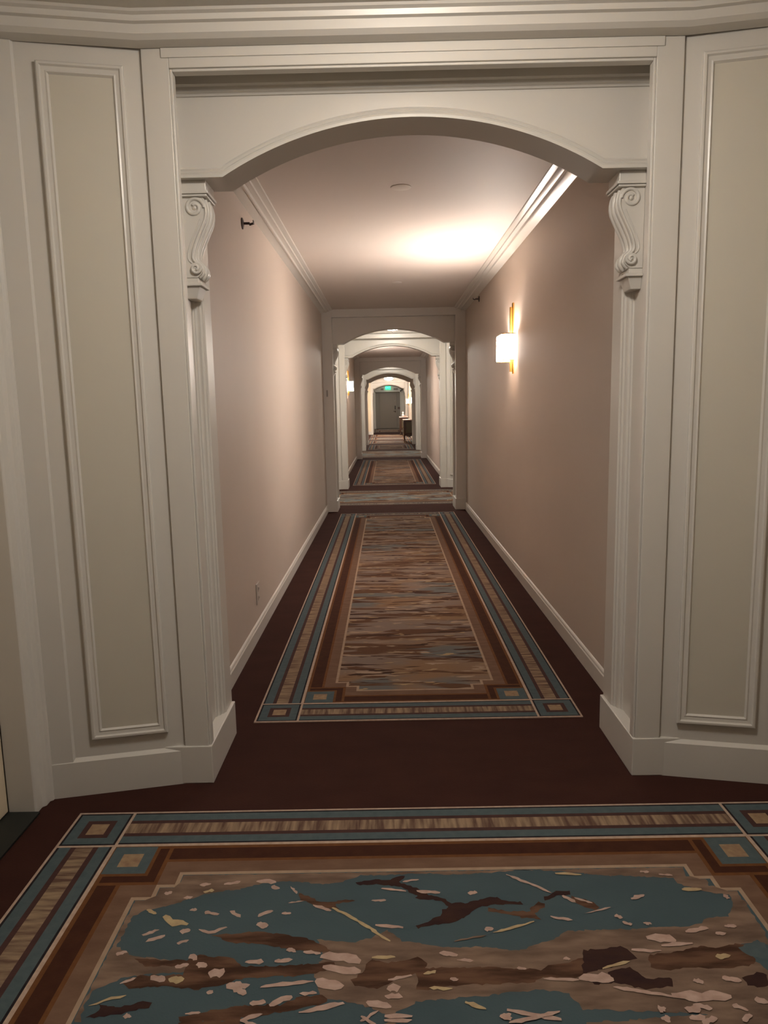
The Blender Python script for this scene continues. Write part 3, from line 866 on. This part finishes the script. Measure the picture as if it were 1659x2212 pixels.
# ------------------------------------------------------------------ sconces
def make_sconce():
    root = empty('wall_sconce')      # wall plane x=0, sticks out towards -x, centre height 0
    m = MB()
    m.box(-.012, -.020, -.19, 0, .020, .33); m.box(-.030, -.011, -.175, -.012, .011, .30)
    m.build('back_bar', brass, root, bevel=.002)
    zz = .0925
    pl = [(-.004, -.150), (-.085, -.150), (-.110, -.125), (-.110, .125), (-.085, .150), (-.004, .150)]
    m = MB(); n = len(pl); t = .004
    inn = [(-.004, -.146), (-.083, -.146), (-.106, -.123), (-.106, .123), (-.083, .146), (-.004, .146)]
    vs = [(x, y, -zz) for x, y in pl]+[(x, y, zz) for x, y in pl]+[(x, y, -zz) for x, y in inn]+[(x, y, zz) for x, y in inn]
    fs = []
    for i in range(n-1):
        fs += [(i, i+1, n+i+1, n+i), (2*n+i, 3*n+i, 3*n+i+1, 2*n+i+1), (i, 2*n+i, 2*n+i+1, i+1), (n+i, n+i+1, 3*n+i+1, 3*n+i)]
    fs += [(0, n, 3*n, 2*n), (n-1, 3*n-1, 4*n-1, 2*n-1)]
    m.add(vs, fs)
    for fi, f_ in enumerate(m.f):
        if fi != 8: m.mi[fi] = 1      # only the broad front of the shade glows fully
    m.build('lamp_shade', [shade, shade_end], root)
    for z0, z1 in ((zz, zz+.006), (-zz-.004, -zz)):
        m = MB()
        for i in range(n-1):
            (xa, ya), (xb, yb) = pl[i], pl[i+1]; (xc, yc), (xd, yd) = inn[i+1], inn[i]
            m.add([(xa,ya,z0),(xb,yb,z0),(xc,yc,z0),(xd,yd,z0),(xa,ya,z1),(xb,yb,z1),(xc,yc,z1),(xd,yd,z1)],
                  [(3,2,1,0),(4,5,6,7),(0,1,5,4),(1,2,6,5),(2,3,7,6),(3,0,4,7)])
        m.build('shade_rim', brass, root)
    for yb in (-.07, .07):
        m = MB()
        m.lathe([(.001, -.03), (.010, -.026), (.015, -.008), (.013, .01), (.006, .024), (.001, .028)], (-.036, yb, .05), 12)
        m.build('light_bulb', bulb, root, smooth=60)
    m = MB(); m.box(-.055, -.085, .008, -.01, .085, .016)
    m.build('arm', brass, root)
    return root
sc0 = make_sconce()
for i, (x, y, z, rz, lb) in enumerate([
        (WC, 5.56, 1.708, 0, 'large lit wall sconce with brass bar on the right wall of the first stretch'),
        (-WC, 14.42, 1.69, PI, 'lit wall sconce on the left wall seen through the second archway'),
        (WC, 25.35, 1.46, 0, 'lit wall sconce above the nearer dark cabinet'),
        (WC, 31.6, 1.46, 0, 'lit wall sconce above the farther dark cabinet')]):
    o = sc0 if i == 0 else copy_tree(sc0)
    o.location = (x, y, z); o.rotation_euler.z = rz
    tag(o, lb, 'sconce', 'rectangular lit wall sconces')

# ------------------------------------------------------------------ cabinets
def make_console():
    root = empty('console_cabinet')   # back at x=0 against the right wall, front towards -x
    D, Ln = .375, .95
    m = MB()
    m.box(-D, -Ln/2, .27, -.01, Ln/2, .765)
    # shaped aprons at the ends and front
    for y0, y1 in ((-Ln/2, -Ln/2+.02), (Ln/2-.02, Ln/2)):
        m.prism([(-D, .272), (-.01, .272), (-.01, .25), (-.10, .225), (-.15, .20), (-.18, .185), (-.21, .20), (-.27, .225), (-D, .25)], y0, y1, lambda u, v, w: (u, w, v))
    m.prism([(-Ln/2, .272), (Ln/2, .272), (Ln/2, .25), (.15, .225), (0, .19), (-.15, .225), (-Ln/2, .25)], -D, -D+.02, lambda u, v, w: (w, u, v))
    m.build('body', wood, root, bevel=.008)
    m = MB(); m.box(-D+.075, -Ln/2-.004, .33, -.085, -Ln/2, .71); m.build('end_panel', olive, root)
    m = MB(); m.sweep([(-D+.075, .33), (-.085, .33), (-.085, .71), (-D+.075, .71)], [(-.006, -.0), (-.006, .008), (.006, .008), (.006, 0)],
                      lambda u, v, w: (u, -Ln/2-w, v), closed=True); m.build('panel_bead', wood, root)
    for yy in (-.24, .24):
        m = MB(); m.box(-D-.012, yy-.2, .31, -D, yy+.2, .73)
        d_ = m.build('door', wood, root, bevel=.004)
        m = MB(); m.lathe([(.001, -.02), (.012, -.016), (.012, -.006), (.005, 0), (.001, 0)], (-D-.012, yy-.16*(1 if yy > 0 else -1), .52), 12, 'x')
        m.build('knob', brass, d_, smooth=50)
    for x in (-D+.028, -.04):
        for y in (-Ln/2+.03, Ln/2-.03):
            m = MB(); o_ = 1 if x < -.1 else -1
            m.tube([(x, y, .30), (x-o_*.008, y, .26), (x-o_*.006, y, .20), (x+o_*.006, y, .12), (x+o_*.006, y, .06), (x-o_*.008, y, .025), (x-o_*.012, y, .010), (x-o_*.012, y, .0)],
                   [.034, .032, .024, .016, .013, .013, .018, .018], 10)
            m.build('leg', wood, root, smooth=60)
    m = MB(); m.box(-D-.02, -Ln/2-.02, .765, 0, Ln/2+.02, .797)
    m.build('table_top', marble, root, bevel=.008)
    return root
c0 = make_console(); c0.location = (WC-.015, 25.75, .0045)
tag(c0, 'nearer dark wooden cabinet on curved legs against the right wall', 'cabinet', 'dark cabinets with pink marble tops')
c1_ = copy_tree(c0); c1_.location = (WC-.04, 32.0, .0045)
tag(c1_, 'farther dark wooden cabinet, half hidden behind the nearer one', 'cabinet', 'dark cabinets with pink marble tops')
v = empty('vase', (.60, 31.85, .803))
m = MB(); m.lathe([(.001, 0), (.04, 0), (.055, .03), (.05, .07), (.02, .11), (.018, .13)], n=20); m.build('vase_body', ceram, v, smooth=60)
m = MB(); m.lathe([(.001, .12), (.03, .14), (.04, .17), (.03, .20), (.001, .21)], n=16); m.build('flower', ceram, v, smooth=60)
tag(v, 'small pale vase with a round pale bloom on the farther cabinet', 'vase')
m = MB(); m.lathe([(.001, 0), (.05, 0), (.09, .03), (.10, .045), (.09, .045), (.04, .012), (.001, .01)], n=24)
tag(m.build('bowl', marble, smooth=60, loc=(.66, 31.62, .803)), 'shallow pinkish bowl in front of the vase on the farther cabinet', 'bowl')

# ------------------------------------------------------------------ small fittings of the first corridor
def make_sprinkler():
    r = empty('side_sprinkler')      # wall plane x=0, sticks out +x
    m = MB(); m.lathe([(.001, 0), (.036, 0), (.034, .006), (.016, .012), (.001, .012)], n=24, axis='x'); m.build('escutcheon', darkmetal, r, smooth=40)
    m = MB(); m.tube([(.01, 0, 0), (.05, 0, 0)], .008); m.tube([(.045, -.014, -.008), (.075, -.010, .0)], .004); m.tube([(.045, .014, -.008), (.075, .010, .0)], .004)
    m.build('sprinkler_head', darkmetal, r, smooth=50)
    m = MB(); m.box(.072, -.018, -.004, .076, .018, .016); m.build('deflector', darkmetal, r)
    return r
sp = make_sprinkler(); sp.scale = (.85, .85, .85); sp.location = (-WC, 4.10, 2.293)
tag(sp, 'dark sprinkler head high on the left wall just inside the nearest archway', 'sprinkler', 'side wall sprinklers')
s2 = copy_tree(sp); s2.location = (WC, 7.6, 2.355); s2.rotation_euler.z = PI
tag(s2, 'dark sprinkler head high on the right wall, beyond the large sconce', 'sprinkler', 'side wall sprinklers')
s3 = copy_tree(sp); s3.location = (WC, 13.9, 2.30); s3.rotation_euler.z = PI
tag(s3, 'dark sprinkler head high on the right wall of the second stretch', 'sprinkler', 'side wall sprinklers')
ol = empty('wall_outlet', (-WC, 4.04, .247))
m = MB(); m.box(0, -.045, -.06, .006, .045, .06); m.build('cover_plate', plastic, ol, bevel=.002)
for z in (-.026, .026):
    m = MB(); m.box(.005, -.017, z-.014, .009, .017, z+.014); sk = m.build('socket', plastic, ol, bevel=.002)
    m = MB(); m.box(.0085, -.008, z-.006, .0095, -.005, z+.006); m.box(.0085, .005, z-.006, .0095, .008, z+.006); m.build('slot', black, sk)
tag(ol, 'beige electrical outlet low on the left wall above the baseboard', 'outlet')
for y, r_, lb in ((4.06, .056, 'larger round white disc on the ceiling near the arch'), (7.08, .045, 'smaller round white disc on the ceiling toward the second archway')):
    m = MB(); m.lathe([(.001, -.005), (r_*.85, -.005), (r_*.98, -.003), (r_, 0), (.001, 0)], n=32)
    tag(m.build('ceiling_disc', whitecap, smooth=40, loc=(.0 if y < 5 else .023, y, HC)), lb, 'ceiling disc', 'round discs on the corridor ceiling')
m = MB(); m.box(-.83, 8.892, 1.42, -.812, 8.9, 1.50)
tag(m.build('wall_contact', grille, bevel=.002), 'tiny grey plate on the left pilaster of the second archway', 'wall plate')
